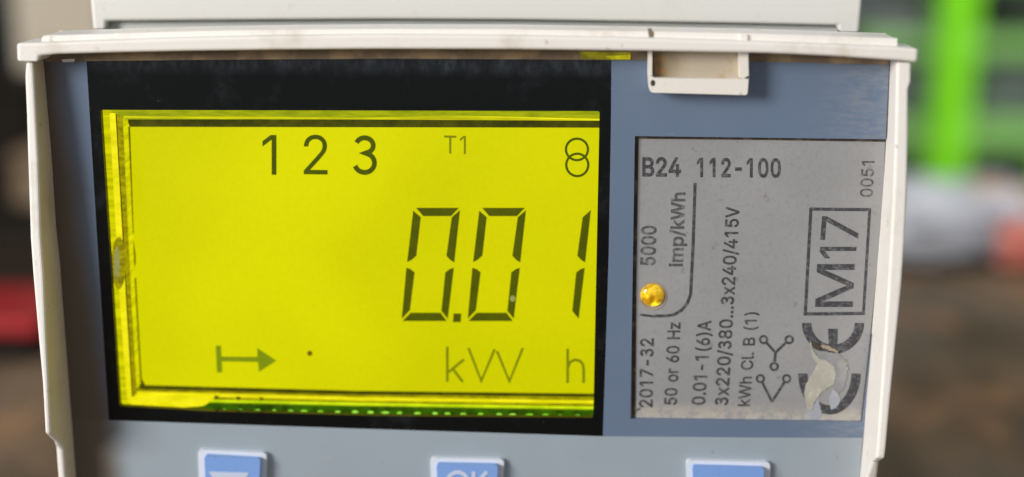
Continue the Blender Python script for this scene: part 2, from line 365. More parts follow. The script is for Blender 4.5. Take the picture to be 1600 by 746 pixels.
class Mat:
    def __init__(s, name, base, rough=0.5, spec=0.5, metal=0.0):
        s.m = bpy.data.materials.new(name)
        s.m.use_nodes = True
        s.t = s.m.node_tree
        s.b = s.t.nodes['Principled BSDF']
        s.b.inputs['Roughness'].default_value = rough
        s.b.inputs['Specular IOR Level'].default_value = spec
        s.b.inputs['Metallic'].default_value = metal
        s.b.inputs['Base Color'].default_value = (*base, 1)
        s.col = None
        s.base = base
        s.co = s.n('ShaderNodeTexCoord').outputs['Object']

    def n(s, kind, **kw):
        k = s.t.nodes.new(kind)
        for a, v in kw.items(): setattr(k, a, v)
        return k

    def l(s, a, b): s.t.links.new(a, b)

    def noise(s, scale, detail=3, rough=0.55, stretch=None, off=None):
        t = s.n('ShaderNodeTexNoise')
        t.inputs['Scale'].default_value = scale
        t.inputs['Detail'].default_value = detail
        t.inputs['Roughness'].default_value = rough
        co = s.co
        if stretch or off:
            mp = s.n('ShaderNodeMapping')
            if stretch: mp.inputs['Scale'].default_value = stretch
            if off: mp.inputs['Location'].default_value = off
            s.l(co, mp.inputs['Vector']); co = mp.outputs[0]
        s.l(co, t.inputs['Vector'])
        return t.outputs['Fac']

    def ramp(s, fac, lo, hi, a=0.0, b=1.0):
        r = s.n('ShaderNodeMapRange')
        r.interpolation_type = 'SMOOTHSTEP'
        s.l(fac, r.inputs[0])
        for i, v in ((1, lo), (2, hi), (3, a), (4, b)): r.inputs[i].default_value = v
        return r.outputs[0]

    def axis(s, which):
        x = s.n('ShaderNodeSeparateXYZ')
        s.l(s.co, x.inputs[0])
        return x.outputs[which]

    def math(s, op, a, b):
        k = s.n('ShaderNodeMath', operation=op)
        for i, v in ((0, a), (1, b)):
            if isinstance(v, (int, float)): k.inputs[i].default_value = v
            else: s.l(v, k.inputs[i])
        return k.outputs[0]

    def mix(s, fac, col):
        """lays a second colour over what is there"""
        k = s.n('ShaderNodeMix', data_type='RGBA')
        if isinstance(fac, (int, float)): k.inputs[0].default_value = fac
        else: s.l(fac, k.inputs[0])
        if s.col is None: k.inputs[6].default_value = (*s.base, 1)
        else: s.l(s.col, k.inputs[6])
        k.inputs[7].default_value = (*col, 1)
        s.col = k.outputs[2]
        s.l(s.col, s.b.inputs['Base Color'])
        return s

    def bump(s, fac, dist, strength=0.5):
        k = s.n('ShaderNodeBump')
        k.inputs['Strength'].default_value = strength
        k.inputs['Distance'].default_value = dist
        s.l(fac, k.inputs['Height'])
        s.l(k.outputs[0], s.b.inputs['Normal'])
        return s

    def emit(s, col, strength=1.0, fac=None, col2=None):
        s.b.inputs['Emission Strength'].default_value = strength
        if fac is None:
            s.b.inputs['Emission Color'].default_value = (*col, 1)
        else:
            k = s.n('ShaderNodeMix', data_type='RGBA')
            s.l(fac, k.inputs[0])
            k.inputs[6].default_value = (*col, 1)
            k.inputs[7].default_value = (*col2, 1)
            s.l(k.outputs[2], s.b.inputs['Emission Color'])
        return s


def white_plastic(name, base=(0.82, 0.785, 0.74), dirt=0.35):
    m = Mat(name, base, 0.42, 0.45)
    m.mix(m.ramp(m.noise(180, 5, 0.65), 0.52, 0.78, 0, dirt), (0.42, 0.33, 0.22))
    m.mix(m.ramp(m.noise(900, 3, 0.6), 0.66, 0.74, 0, dirt * 0.9), (0.25, 0.17, 0.10))
    m.bump(m.noise(2600, 2), 0.00005, 0.25)
    return m


m_frame = white_plastic('frame_white', dirt=0.42).m
m_tab = white_plastic('tab_white', (0.80, 0.76, 0.70), 0.65).m
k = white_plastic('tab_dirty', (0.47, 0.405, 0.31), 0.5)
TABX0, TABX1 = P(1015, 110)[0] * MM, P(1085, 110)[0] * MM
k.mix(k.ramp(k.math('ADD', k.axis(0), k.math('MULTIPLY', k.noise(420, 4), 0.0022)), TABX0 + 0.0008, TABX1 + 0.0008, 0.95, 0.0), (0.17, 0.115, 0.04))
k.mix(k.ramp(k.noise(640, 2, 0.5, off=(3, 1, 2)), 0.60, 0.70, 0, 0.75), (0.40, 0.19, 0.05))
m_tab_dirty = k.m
m_frame_bounce = white_plastic('frame_warm_shade', (0.72, 0.60, 0.42), 0.40).m  # shade and warm bounce on the left wall's inner face, painted as colour
m_grime_shade = Mat('grime_shade_brown', (0.19, 0.145, 0.10), 0.8, 0.2).mix(0.0, (0, 0, 0))
m_grime_shade.mix(m_grime_shade.ramp(m_grime_shade.noise(400, 4), 0.45, 0.65, 0, 0.8), (0.36, 0.26, 0.15))
m_grime_shade = m_grime_shade.m
k = white_plastic('cover_grey_white', (0.75, 0.74, 0.70), 0.14)
m_cover = k.m
m_house = Mat('housing_grey', (0.62, 0.63, 0.61), 0.5, 0.4).m


def panel_mat(name, base, extra=None):
    m = Mat(name, base, 0.36, 0.4)
    m.mix(m.ramp(m.noise(90, 4), 0.35, 0.7, 0, 0.22), tuple(min(1, c * 1.22 + 0.02) for c in base))
    m.mix(m.ramp(m.noise(1500, 2, 0.6), 0.70, 0.76, 0, 0.35), (0.10, 0.10, 0.10))
    # fine pale scratches
    m.mix(m.ramp(m.noise(500, 3, 0.7, stretch=(0.35, 1, 1.6)), 0.66, 0.76, 0, 0.30), (0.48, 0.50, 0.52))
    if extra: extra(m)
    m.bump(m.noise(3500, 2), 0.00003, 0.2)
    return m.m


XR0, XR1 = P(1240, 160)[0] * MM, P(1388, 160)[0] * MM


def dusty_right(m):
    f = m.math('MULTIPLY', m.ramp(m.axis(0), XR0, XR1, 0.0, 1.0), m.ramp(m.noise(1500, 5, 0.75, stretch=(0.4, 1, 1.5)), 0.36, 0.70, 0.0, 1.0))
    m.mix(m.math('MULTIPLY', f, 0.42), (0.36, 0.345, 0.31))


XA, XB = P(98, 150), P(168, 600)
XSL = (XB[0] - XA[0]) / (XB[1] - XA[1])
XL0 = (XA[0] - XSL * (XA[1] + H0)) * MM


def grime_and_shade(m):  # left band: grime and the side wall's shade painted as one brown
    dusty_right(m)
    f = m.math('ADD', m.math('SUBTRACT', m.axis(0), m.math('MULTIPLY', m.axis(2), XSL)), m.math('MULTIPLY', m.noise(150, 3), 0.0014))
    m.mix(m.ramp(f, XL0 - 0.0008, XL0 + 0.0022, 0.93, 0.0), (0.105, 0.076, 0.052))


m_blue = panel_mat('panel_blue', (0.128, 0.176, 0.262), grime_and_shade)
m_grey = panel_mat('panel_grey', (0.300, 0.355, 0.405), grime_and_shade)
k = Mat('surround_black', (0.0035, 0.0045, 0.0050), 0.22, 0.22)
k.mix(k.ramp(k.noise(260, 5, 0.7), 0.50, 0.85, 0, 0.07), (0.25, 0.27, 0.30))
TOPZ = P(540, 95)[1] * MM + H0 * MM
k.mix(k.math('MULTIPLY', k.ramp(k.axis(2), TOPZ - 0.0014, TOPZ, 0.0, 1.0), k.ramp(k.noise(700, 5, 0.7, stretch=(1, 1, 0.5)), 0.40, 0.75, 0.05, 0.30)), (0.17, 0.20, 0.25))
k.mix(k.ramp(k.noise(1300, 2, 0.6), 0.72, 0.78, 0, 0.25), (0.35, 0.33, 0.30))
m_black = k.m

NPB = P(1100, 655)[1] * MM + H0 * MM
k = Mat('label_silver', (0.31, 0.312, 0.320), 0.48, 0.5, 0.15)
k.mix(k.ramp(k.noise(120, 4), 0.35, 0.72, 0, 0.45), (0.40, 0.40, 0.41))
k.mix(k.ramp(k.noise(2600, 2, 0.6), 0.45, 0.75, 0, 0.35), (0.25, 0.25, 0.255))
k.mix(k.ramp(k.noise(1100, 3, 0.6), 0.66, 0.74, 0, 0.35), (0.14, 0.13, 0.12))
d = k.math('MULTIPLY', k.ramp(k.axis(2), NPB - 0.0001, NPB + 0.0016, 1.0, 0.0), k.ramp(k.noise(1600, 4, 0.7), 0.34, 0.60, 0.15, 1.0))
k.mix(k.math('MULTIPLY', d, 0.95), (0.52, 0.475, 0.41))
k.bump(k.noise(4200, 2), 0.00004, 0.35)
m_label = k.m
k = Mat('print_dark', (0.052, 0.053, 0.059), 0.5, 0.3)
k.mix(k.ramp(k.noise(2600, 3, 0.7), 0.46, 0.66, 0, 0.7), (0.17, 0.17, 0.18))
m_print = k.m
k = Mat('print_faint', (0.085, 0.085, 0.088), 0.5, 0.3)
k.mix(k.ramp(k.noise(2200, 3, 0.7), 0.46, 0.62, 0, 0.7), (0.22, 0.22, 0.22))
m_faint = k.m
k = Mat('groove_dirt', (0.060, 0.047, 0.036), 0.85, 0.1)
k.mix(k.ramp(k.noise(900, 4, 0.7), 0.5, 0.7, 0, 0.6), (0.22, 0.18, 0.13))
m_groove = k.m

# display: everything here is lit from behind by the display's own lamp
k = Mat('screen_lit', (0.01, 0.01, 0.0), 0.30, 0.14)
f = k.ramp(k.noise(38, 2), 0.3, 0.7)
f2 = k.math('ADD', k.math('MULTIPLY', f, 0.65), k.math('MULTIPLY', k.noise(2600, 2), 0.35))
k.emit((0.570, 0.562, 0.0), 1.0, f2, (0.760, 0.745, 0.0))
m_lit = k.m


def lit(name, c1, c2=None, scale=700, stretch=None, strength=1.0, rough=0.3):
    k = Mat(name, (0.01, 0.01, 0.0), rough, 0.25)
    if c2 is None: k.emit(c1, strength)
    else: k.emit(c1, strength, k.ramp(k.noise(scale, 4, 0.65, stretch), 0.32, 0.68), c2)
    return k.m


m_seg = lit('segment_dark', (0.062, 0.074, 0.0), (0.080, 0.093, 0.0))
m_num = lit('numeral_dark', (0.048, 0.068, 0.0), (0.066, 0.088, 0.0))
m_thin = lit('symbol_olive', (0.175, 0.200, 0.001), (0.20, 0.225, 0.001))
m_arrow = lit('arrow_green', (0.185, 0.255, 0.002), (0.21, 0.28, 0.003))
m_speck = lit('speck_brown', (0.17, 0.09, 0.001))
m_sframe = lit('screen_frame_olive', (0.030, 0.032, 0.0005), (0.075, 0.075, 0.001), 500)
m_sframe2 = lit('screen_frame_side', (0.055, 0.050, 0.0005), (0.13, 0.115, 0.001), 500)
m_gold = lit('guide_gold', (0.20, 0.17, 0.0005), (0.42, 0.37, 0.001), 300, (3, 3, 8))
m_yel = lit('guide_yellow', (0.46, 0.45, 0.0005), (0.74, 0.71, 0.001), 260, (0.6, 1, 9))
m_hot = lit('guide_bright', (0.78, 0.72, 0.001), (0.98, 0.88, 0.01), 500, (1, 1, 3))
m_dkg = lit('guide_dark', (0.05, 0.05, 0.0005), (0.13, 0.12, 0.001), 600)  # dim olive for the guide's thin lines and specks
m_grn = lit('guide_green', (0.48, 0.66, 0.001), (0.72, 0.90, 0.006), 500)
m_topg = lit('guide_olive', (0.24, 0.29, 0.0005), (0.40, 0.44, 0.001), 500, (1, 1, 6))
m_gl1 = lit('glow_olive', (0.10, 0.085, 0.004), (0.22, 0.19, 0.004), 900)
m_gl2 = lit('glow_yellow', (0.24, 0.22, 0.003), (0.52, 0.46, 0.004), 1100)
m_dgr = lit('guide_dark_green', (0.010, 0.040, 0.0008), (0.035, 0.13, 0.001), 900)
m_dot = lit('guide_dot_green', (0.22, 0.66, 0.01), (0.45, 0.95, 0.10), 1500)
m_well = Mat('display_well', (0.01, 0.01, 0.006), 0.6, 0.2).m

k = Mat('button_blue', (0.19, 0.345, 0.72), 0.38, 0.45)
k.mix(k.ramp(k.noise(1700, 3, 0.6), 0.66, 0.74, 0, 0.45), (0.07, 0.10, 0.20))
k.mix(k.ramp(k.noise(160, 3), 0.4, 0.7, 0, 0.25), (0.26, 0.42, 0.78))
m_btn = k.m
m_btn_w = white_plastic('button_rim_white', (0.66, 0.70, 0.78), 0.08).m
m_icon = Mat('button_print', (0.52, 0.59, 0.74), 0.5, 0.3).m

# ------------------------------------------------------------------ the meter
meter = tag(empty('energy_meter'), 'grey and blue electricity meter in a white frame with a lit yellow display', 'electricity meter')

# housing behind the face, standing on the bench
xl, xr = P(165, 40, -9)[0], P(1310, 40, -9)[0]
yt = P(700, -140, -12)[1]
prism('housing', [rounded([(xl, -H0), (xr, -H0), (xr, yt), (xl, yt)], 1.0)], -58, -9.0, m_house, meter, 0.6)
z = -8.0
cov = PL([(127, -150), (145, 47), (165, 47), (166, 33.5), (350, 32), (600, 30.5), (800, 31.5), (1000, 34.5), (1180, 37.5), (1309, 40.5), (1311, 50), (1343, 51), (1361, -150)], z)
prism('terminal_cover', [cov], -8.9, z, m_cover, meter, 0.35)
lx, rx_ = P(95, 800, -4)[0], P(1375, 800, -4)[0]
prism('terminal_cover', [[(lx, -H0), (rx_, -H0), (rx_, -32.5), (lx, -32.5)]], -8.9, -4, m_cover, meter, 0.5)

# front frame: two side walls, top lip with ears, ridge behind it, bottom bar
fr = bmesh.new()
Lspec = [(97, 40, 68), (120, 38.5, 70), (180, 41, 75), (250, 43, 81), (373, 47, 89), (430, 51, 95), (500, 57, 100), (600, 66, 107.5), (660, 73, 112), (678, 76, 113.5), (690, 84, 114.5), (700, 87, 115.2), (746, 90.5, 118.5), (800, 95, 122), (940, 106, 131)]
Rspec = [(97, 1425, 1391), (128, 1424, 1389.5), (140, 1420, 1389), (215, 1419.5, 1386), (300, 1418, 1381.5), (373, 1414.5, 1376), (450, 1409, 1370), (530, 1401, 1363), (600, 1394, 1357), (660, 1388.5, 1351.5), (700, 1385, 1348.5), (716, 1383, 1347), (722, 1374, 1346.5), (746, 1371, 1344), (800, 1364, 1339), (940, 1348, 1326)]


def zprof(y, step):
    if y < step: return 2.1 + (min(y, 680) - 97) / 583.0 * 2.6
    return max(2.3, 4.7 - (y - step) / 12.0 * 2.4)


def wall(spec, side, step):
    rows = []
    for y, xo, xi in spec:
        X, Yy = P(xi, y, 0)
        zf = zprof(y, step)
        Xo = P(xo, y, zf)[0]
        if side < 0: Xo = min(Xo, X - 0.45)
        else: Xo = max(Xo, X + 0.45)
        Yf = P((xo + xi) / 2, y, zf)[1]
        rows.append([W(X, Yf, -1.2), W(X, Yf, zf), W(Xo, Yf, zf), W(Xo, Yf, -9)])
    vs = [[fr.verts.new(p) for p in r] for r in rows]
    for i in range(len(vs) - 1):
        for j in range(4):
            k2 = (j + 1) % 4
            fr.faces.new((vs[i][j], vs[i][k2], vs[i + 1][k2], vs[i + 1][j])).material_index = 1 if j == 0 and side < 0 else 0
    fr.faces.new(vs[0]); fr.faces.new(vs[-1][::-1])


wall(Lspec, -1, 682)
wall(Rspec, 1, 716)
zt = 2.6
lip = PL(rounded([(26, 96), (25, 68)], 0) + [(65, 67), (180, 63), (300, 59), (450, 56), (600, 54.5), (800, 56), (1000, 60), (1200, 66), (1300, 70), (1402, 74), (1436, 77), (1434, 98), (1402, 95), (1300, 88), (1200, 83.5), (1000, 80), (800, 77.5), (600, 77), (450, 78), (300, 80), (180, 82.5), (90, 85), (62, 88), (60, 97)], zt)
add_prism(fr, [lip], -1.0, zt)
zr = 1.6
rid = PL([(65, 56), (180, 52.5), (300, 49), (450, 46.5), (600, 45.5), (800, 46), (1015, 49.5), (1190, 53), (1402, 60), (1402, 84), (1200, 76), (1000, 70), (800, 66), (600, 64), (450, 66), (300, 69), (180, 73), (65, 77)], zr)
add_prism(fr, [rid], -2.2, zr)
b0, b1 = P(95, 905, 0), P(1355, 905, 0)
add_prism(fr, [[(b0[0], -32), (b1[0], -32), (b1[0], -30.2), (b0[0], -30.2)]], -9, 2.3)
frame = link('front_frame', fr, m_frame, meter, 0.32)
frame.data.materials.append(m_frame_bounce)

# latch tab hanging from the top lip
tab = bmesh.new()
add_prism(tab, [PL([(1020, 78), (1166, 82), (1166, 140), (1020, 136)], 0.9)], 0.05, 0.9)
back = link('latch_recess', tab, m_tab_dirty, frame, 0.1)
tab = bmesh.new()
add_prism(tab, [PL(rounded([(1013, 116), (1022, 122), (1160, 124), (1170, 118), (1168, 149), (1015, 145)], [2, 4, 2, 2, 5, 7]), 1.7)], 0.05, 1.7)
add_prism(tab, [PL([(1154, 80), (1169, 80), (1170, 124), (1156, 122)], 1.7)], 0.05, 1.7)
add_prism(tab, [PL([(1013, 80), (1019, 80), (1019, 121), (1013, 118)], 1.6)], 0.05, 1.6)
add_prism(tab, [PL([(1157, 54), (1168, 54.5), (1168, 72), (1157, 71)], 1.8)], -1.0, 1.8)
link('latch_tab', tab, m_tab, frame, 0.18)
sheet('hole', [PL(circ(1020, 130, 3.5, 5, 12), 1.73)], 1.73, m_groove, frame)
sheet('stain', [PL([(1012, 45), (1017, 44), (1022, 52), (1021, 59), (1014, 58)], 1.62)], 1.62, m_grime_shade, frame)

# strip under the lip: dirt and the lip's shadow as one brown colour
prism('lip_shade_strip', [PL([(70, 78), (400, 74), (800, 74), (1200, 80), (1388, 86), (1388, 101.5), (1200, 97), (960, 94), (800, 93), (600, 92), (300, 94), (125, 96), (70, 97)], 0.12)], -0.6, 0.12, m_grime_shade, meter)
sheet('edge_chip', [PL([(96, 93), (117, 92), (116, 97), (98, 97.5)], 0.2)], 0.2, m_tab, meter)
sheet('glow_strip', [PL([(905, 81), (986, 82), (985, 93.5), (955, 94), (908, 92)], 0.2)], 0.2, m_gl1, meter)
sheet('glow_strip', [PL([(945, 88), (985, 86), (985, 93), (955, 93)], 0.23)], 0.23, m_gl2, meter)

# face: printed front sheet, blue round the display and the label, grey below, black round the display
win = rounded([(157, 172), (937, 174), (927, 653), (640, 651), (560, 649.5), (330, 643), (187, 635)], [4, 3, 3, 0, 0, 0, 4])
blk = [(134.5, 86), (955.5, 84), (954.5, 200), (951, 400), (942, 682), (560, 670), (170, 657), (152, 377)]
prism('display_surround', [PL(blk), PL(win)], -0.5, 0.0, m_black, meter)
lab = [(992, 213), (1386.5, 218), (1384, 290), (1378, 373), (1369, 470), (1358, 570), (1347.5, 660), (985, 655), (988.5, 434)]
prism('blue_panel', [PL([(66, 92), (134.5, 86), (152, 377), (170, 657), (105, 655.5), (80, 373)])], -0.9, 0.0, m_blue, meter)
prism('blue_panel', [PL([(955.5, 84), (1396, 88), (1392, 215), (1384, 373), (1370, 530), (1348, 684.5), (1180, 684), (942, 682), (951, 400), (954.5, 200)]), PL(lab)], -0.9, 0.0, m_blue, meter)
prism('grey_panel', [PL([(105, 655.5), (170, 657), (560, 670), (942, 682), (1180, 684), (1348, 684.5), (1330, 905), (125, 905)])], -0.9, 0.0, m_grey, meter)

strokes('panel_seam', [[(1391.5, 100), (1388.5, 160), (1386, 216)]], 3.2, 0.03, m_groove, meter)

# ---- display
ZS = -2.2
well = prism('display_well', [PL([(120, 140), (975, 140), (960, 690), (140, 680)], -2.6)], -3.4, -2.6, m_well, meter)
screen = prism('display_screen', [PL([(198, 186), (990, 186), (980, 622), (560, 617), (212, 609)], ZS)], -2.55, ZS, m_lit, meter)
inner = rounded([(203, 198.5), (985, 200), (980, 615.5), (560, 610.5), (216, 603)], [8, 0, 0, 0, 9])
sheet('screen_border', [PL([(197, 186), (990, 187), (985, 204.5), (985, 200), (203.5, 198.5)], ZS + 0.03)], ZS + 0.03, m_sframe, screen)
sheet('screen_border', [PL([(196, 197), (203.2, 198), (209, 366), (202, 366)], ZS + 0.03)], ZS + 0.03, m_sframe2, screen)
sheet('screen_border', [PL([(204, 436), (212.5, 434), (214.5, 470), (221.5, 592), (227, 602), (560, 611), (980, 616), (980, 621.5), (560, 617), (213, 609.5)], ZS + 0.03)], ZS + 0.03, m_sframe, screen)
sheet('screen_border', [PL([(203, 366), (209, 378), (212, 398), (212, 412), (207, 430), (203, 425), (206, 408), (202, 380)], ZS + 0.03)], ZS + 0.03, m_sframe2, screen)
ZP = ZS + 0.05


def c6(x, y, dx=0): return (600 + (x + dx) / 1.775, 280 + y / 1.775)


SEG = {'a': [(89, 80), (208, 80), (186, 103), (109, 103)],
       'f': [(81, 88), (102, 106), (90, 213), (77, 224), (64, 231)],
       'b': [(211, 86), (195, 232), (183, 224), (173, 213), (188, 106)],
       'e': [(62, 246), (74, 250), (85, 259), (72, 364), (49, 388)],
       'c': [(194, 246), (177, 388), (159, 366), (170, 259), (182, 250)],
       'd': [(74, 371), (157, 371), (174, 394), (51, 394)]}
for segs, dx in (('abcdef', 0), ('abcdef', 183), ('bc', 363)):
    bm = bmesh.new()
    for s in segs:
        add_sheet(bm, [PL([c6(x, y, dx) for x, y in SEG[s]], ZP)], ZP)
    link('digit', bm, m_seg, screen)
sheet('decimal_point', [PL([c6(193, 373), c6(214, 373), c6(213, 397), c6(191, 397)], ZP)], ZP, m_seg, screen)
text('phase_number', '1', (410, 273), (432, 273.5), (0, -62), ZP, m_num, screen, 1)
text('phase_number', '2', (474.5, 272.5), (512, 273), (0, -61), ZP, m_num, screen, 1)
text('phase_number', '3', (551.5, 273), (589, 273.5), (0, -61.5), ZP, m_num, screen, 1)
text('tariff_mark', 'T1', (694, 240), (728, 241), (0, -28), ZP, m_thin, screen, 2)
strokes('transformer_symbol', [circ(901.5, 233.8, 17.2, 16.8, 36), circ(902, 258, 17.2, 17.5, 36)], 3.8, ZP, m_num, screen, True)
sheet('direction_arrow', [PL([(337, 540.5), (345.5, 540.5), (346, 557.5), (402, 558), (402, 544), (432, 564), (404.5, 581.5), (403, 566), (346.5, 565), (347.5, 582), (339, 582.5)], ZP)], ZP, m_arrow, screen)
strokes('unit_letter', [[(699, 542), (699, 597)], [(725, 562), (700.5, 582)], [(708, 577), (723, 597)]], 4.2, ZP, m_thin, screen)
strokes('unit_letter', [[(732, 544), (752, 595.5), (773, 546)], [(776.5, 549), (796, 596), (817, 544)]], 4.0, ZP, m_thin, screen)
strokes('unit_letter', [[(887, 545), (887, 599)], [(887, 575), (891, 566), (898, 562.5), (906, 564), (911, 570), (912, 578), (912, 599)]], 4.2, ZP, m_thin, screen)
sheet('speck', [PL(circ(484, 552.5, 4.2, 4.2, 12), ZP)], ZP, m_speck, screen)
sheet('speck', [PL(circ(801, 467, 4.5, 5, 10), ZP + .01)], ZP + .01, lit('speck_pale', (0.30, 0.31, 0.09)), screen)

# ---- light guide round the screen: ledges stepping down from the window to the glass
guide = prism('light_guide', [PL([(157, 172), (173, 173), (189, 470), (201, 633), (187, 633)], -0.9)], -2.5, -0.9, m_yel, meter)
prism('guide_ledge', [PL([(171, 178), (180, 178), (196.5, 470), (206, 628), (199, 628), (187, 470)], -0.8)], -1.2, -0.8, m_hot, guide)
prism('guide_ledge', [PL([(179, 174), (193, 178), (205.5, 470), (213.5, 612), (206, 626), (195.5, 470)], -1.3)], -2.5, -1.3, m_gold, guide)
prism('guide_ledge', [PL([(191.5, 178), (194, 180), (206.8, 470), (214.5, 606), (213, 606), (205, 470)], -1.25)], -2.5, -1.25, m_yel, guide)
sheet('guide_ledge', [PL([(180.5, 178), (182.5, 178), (199, 470), (208, 620), (206, 620), (197, 470)], -0.78)], -0.78, m_dkg, guide)
bm = bmesh.new()
add_prism(bm, [PL(circ(185, 412, 11, 41, 30), -0.65)], -1.6, -0.65)
lens = link('guide_lens', bm, m_gold, guide, 0.25)
sheet('guide_lens', [PL(circ(182.5, 412, 4.2, 27, 20), -0.6)], -0.6, lit('lens_grey', (0.34, 0.33, 0.12), (0.20, 0.19, 0.03), 900), guide)
sheet('guide_ledge', [PL([(160, 380), (175, 374), (174, 398), (176, 430), (190, 448), (168, 449), (163, 410)], -0.78)], -0.78, m_hot, guide)
# top
prism('guide_ledge', [PL([(157, 171), (940, 173), (940, 187), (196, 187), (186, 180)], -1.0)], -2.5, -1.0, m_topg, guide)
sheet('guide_ledge', [PL([(193, 181.5), (560, 184), (720, 181), (938, 186), (938, 189), (560, 187), (194, 185)], -0.96)], -0.96, m_yel, guide)
sheet('guide_ledge', [PL([(740, 182), (938, 186), (938, 188), (850, 186)], -0.93)], -0.93, m_hot, guide)
# bottom
prism('guide_ledge', [PL([(205, 610), (560, 619), (930, 624), (930, 636), (560, 631.5), (205, 622)], -1.9)], -2.5, -1.9, m_gold, guide)
sheet('guide_ledge', [PL([(214, 612), (560, 620.5), (930, 626), (930, 631), (560, 626.5), (214, 617.5)], -1.86)], -1.86, m_hot, guide)
sheet('guide_ledge', [PL([(330, 624), (560, 629), (930, 634.5), (930, 637), (560, 632), (330, 627)], -1.84)], -1.84, m_dkg, guide)
sheet('guide_ledge', [PL([(222, 617), (275, 619), (276, 622), (222, 620)], -1.83)], -1.83, m_dkg, guide)
prism('guide_ledge', [PL([(320, 626), (560, 631), (930, 637), (930, 643), (560, 637), (320, 631)], -1.6)], -2.5, -1.6, m_grn, guide)
prism('guide_ledge', [PL([(185, 628), (320, 630.5), (560, 636), (930, 642), (930, 655), (560, 651), (320, 643), (185, 638)], -1.3)], -2.5, -1.3, m_dgr, guide)
prism('guide_ledge', [PL(rounded([(196, 622), (277, 619), (334, 624), (318, 635), (280, 637.5), (205, 634)], 5), -1.15)], -2.5, -1.15, m_hot, guide)
for (x, y) in ((338, 621), (372, 622.5), (408, 623.5)):
    sheet('speck', [PL([(x - 3, y - 3), (x + 4, y - 2), (x + 2, y + 3), (x - 1, y + 4)], -1.8)], -1.8, m_dkg, guide)
for i in range(23):
    t = i / 22.0
    x = 352 + 550 * t + random.uniform(-3, 3)
    y = 640.5 + 10 * t - 2.2 * math.sin(math.pi * t) * 0
    bm = bmesh.new()
    rx2 = random.uniform(5.2, 9) * (0.75 if t > .2 else .6)
    ry2 = random.uniform(1.6, 2.7) * (0.6 + 0.5 * min(1, t * 2))
    add_sheet(bm, [PL([(x + a * random.uniform(.7, 1.15), y + b * random.uniform(.7, 1.2)) for a, b in circ(0, 0, rx2, ry2, 10)], -1.22)], -1.22)
    link('light_dot', bm, m_dot, guide)

# ---- nameplate
ZN = -0.35
plate = prism('nameplate', [PL([(980, 205), (1394, 210), (1394, 300), (1380, 500), (1360, 668), (975, 664)], ZN)], -0.85, ZN, m_label, meter)
gr = lambda pts, w: ribbon(pts, w)
strokes('groove', [[(990, 660), (991, 434), (994.5, 213)], ], 6.5, ZN + 0.03, m_groove, plate)
strokes('groove', [[(990, 215), (1190, 217), (1388, 220)]], 4.2, ZN + 0.035, m_groove, plate)
strokes('groove', [[(1385, 214), (1382.5, 290), (1376.5, 373), (1367.5, 470), (1356.5, 570), (1346, 662)]], 3.0, ZN + 0.04, m_groove, plate)
ZT = ZN + 0.02
text('printed_line', 'B24', (1003.5, 275), (1064, 275.5), (0, -28), ZT, m_print, plate, 22)
text('printed_line', '112-100', (1089, 276), (1220, 277), (0, -28), ZT, m_print, plate, 22, 30)
text('printed_line', '5000', (1023, 415), (1025, 353), (-22, 0), ZT, m_faint, plate, 22)
text('printed_line', 'imp/kWh', (1066, 417), (1070, 301), (-20, 0), ZT, m_faint, plate, 22)
text('printed_line', '2017-32', (1019, 637), (1021, 529), (-20, 0), ZT, m_print, plate, 17)
text('printed_line', '50 or 60 Hz', (1057, 633), (1063, 504), (-19, 0), ZT, m_print, plate, 17)
text('printed_line', '0.01-1(6)A', (1101, 633), (1111, 501), (-20, 0), ZT, m_print, plate, 17)
text('printed_line', '3x220/380...3x240/415V', (1137, 634), (1155, 323), (-20, 0), ZT, m_print, plate, 17)
text('printed_line', 'kWh Cl. B (1)', (1171, 635), (1183, 488), (-18, 0), ZT, m_print, plate, 14)
text('printed_line', '0051', (1363, 308), (1366, 252), (-19, 0), ZT, m_faint, plate, 10)
strokes('bracket_line', [[(1086, 286), (1083, 380), (1079, 460), (1074, 474), (1065, 485), (1053, 492), (1040, 494), (1022, 494)]], 4.6, ZT, m_print, plate)
strokes('bracket_line', [[(1000, 492), (1024, 495)]], 3.6, ZT + 0.004, m_print, plate)
sheet('print_tick', [PL([(994, 643), (1001, 641), (1000, 637), (995, 639)], ZT)], ZT, m_faint, plate)
bm = bmesh.new()
for pts, w in (([(1265, 327), (1360, 328)], 5), ([(1359, 326), (1349, 492)], 4.2), ([(1351, 490), (1256, 491)], 5), ([(1258, 493), (1267, 325)], 4.6)):
    add_sheet(bm, [PL(L, ZT) for L in ribbon(pts, w)], ZT + len(bm.verts) * 0.0004)
link('mark_box', bm, m_print, plate)
text('year_mark', 'M', (1332, 480), (1335, 413), (-58, 0), ZT, m_print, plate, 3)
text('year_mark', '1', (1336, 404), (1338, 386), (-56, 0), ZT, m_print, plate, 3)
text('year_mark', '7', (1340, 377), (1343, 340), (-58, -2), ZT, m_print, plate, 3)
# conformity mark, both letters open upwards on the turned label


def arc_band(cx, cy, rx, ry, w, z):
    o = circ(cx, cy, rx, ry, 30, 0, 180)
    i = circ(cx, cy, rx - w, ry - w, 30, 180, 0)
    return [PL(o + i, z)]


bm = bmesh.new()
add_sheet(bm, arc_band(1301.6, 505, 48.5, 48.5, 14.5, ZT), ZT)
add_sheet(bm, [PL([(1294, 514), (1309, 514), (1308, 541), (1295, 541)], ZT)], ZT + 0.004)
link('conformity_letter', bm, m_print, plate)
bm = bmesh.new()
add_sheet(bm, arc_band(1296, 584, 48.8, 64, 14.5, ZT), ZT)
link('conformity_letter', bm, m_print, plate)


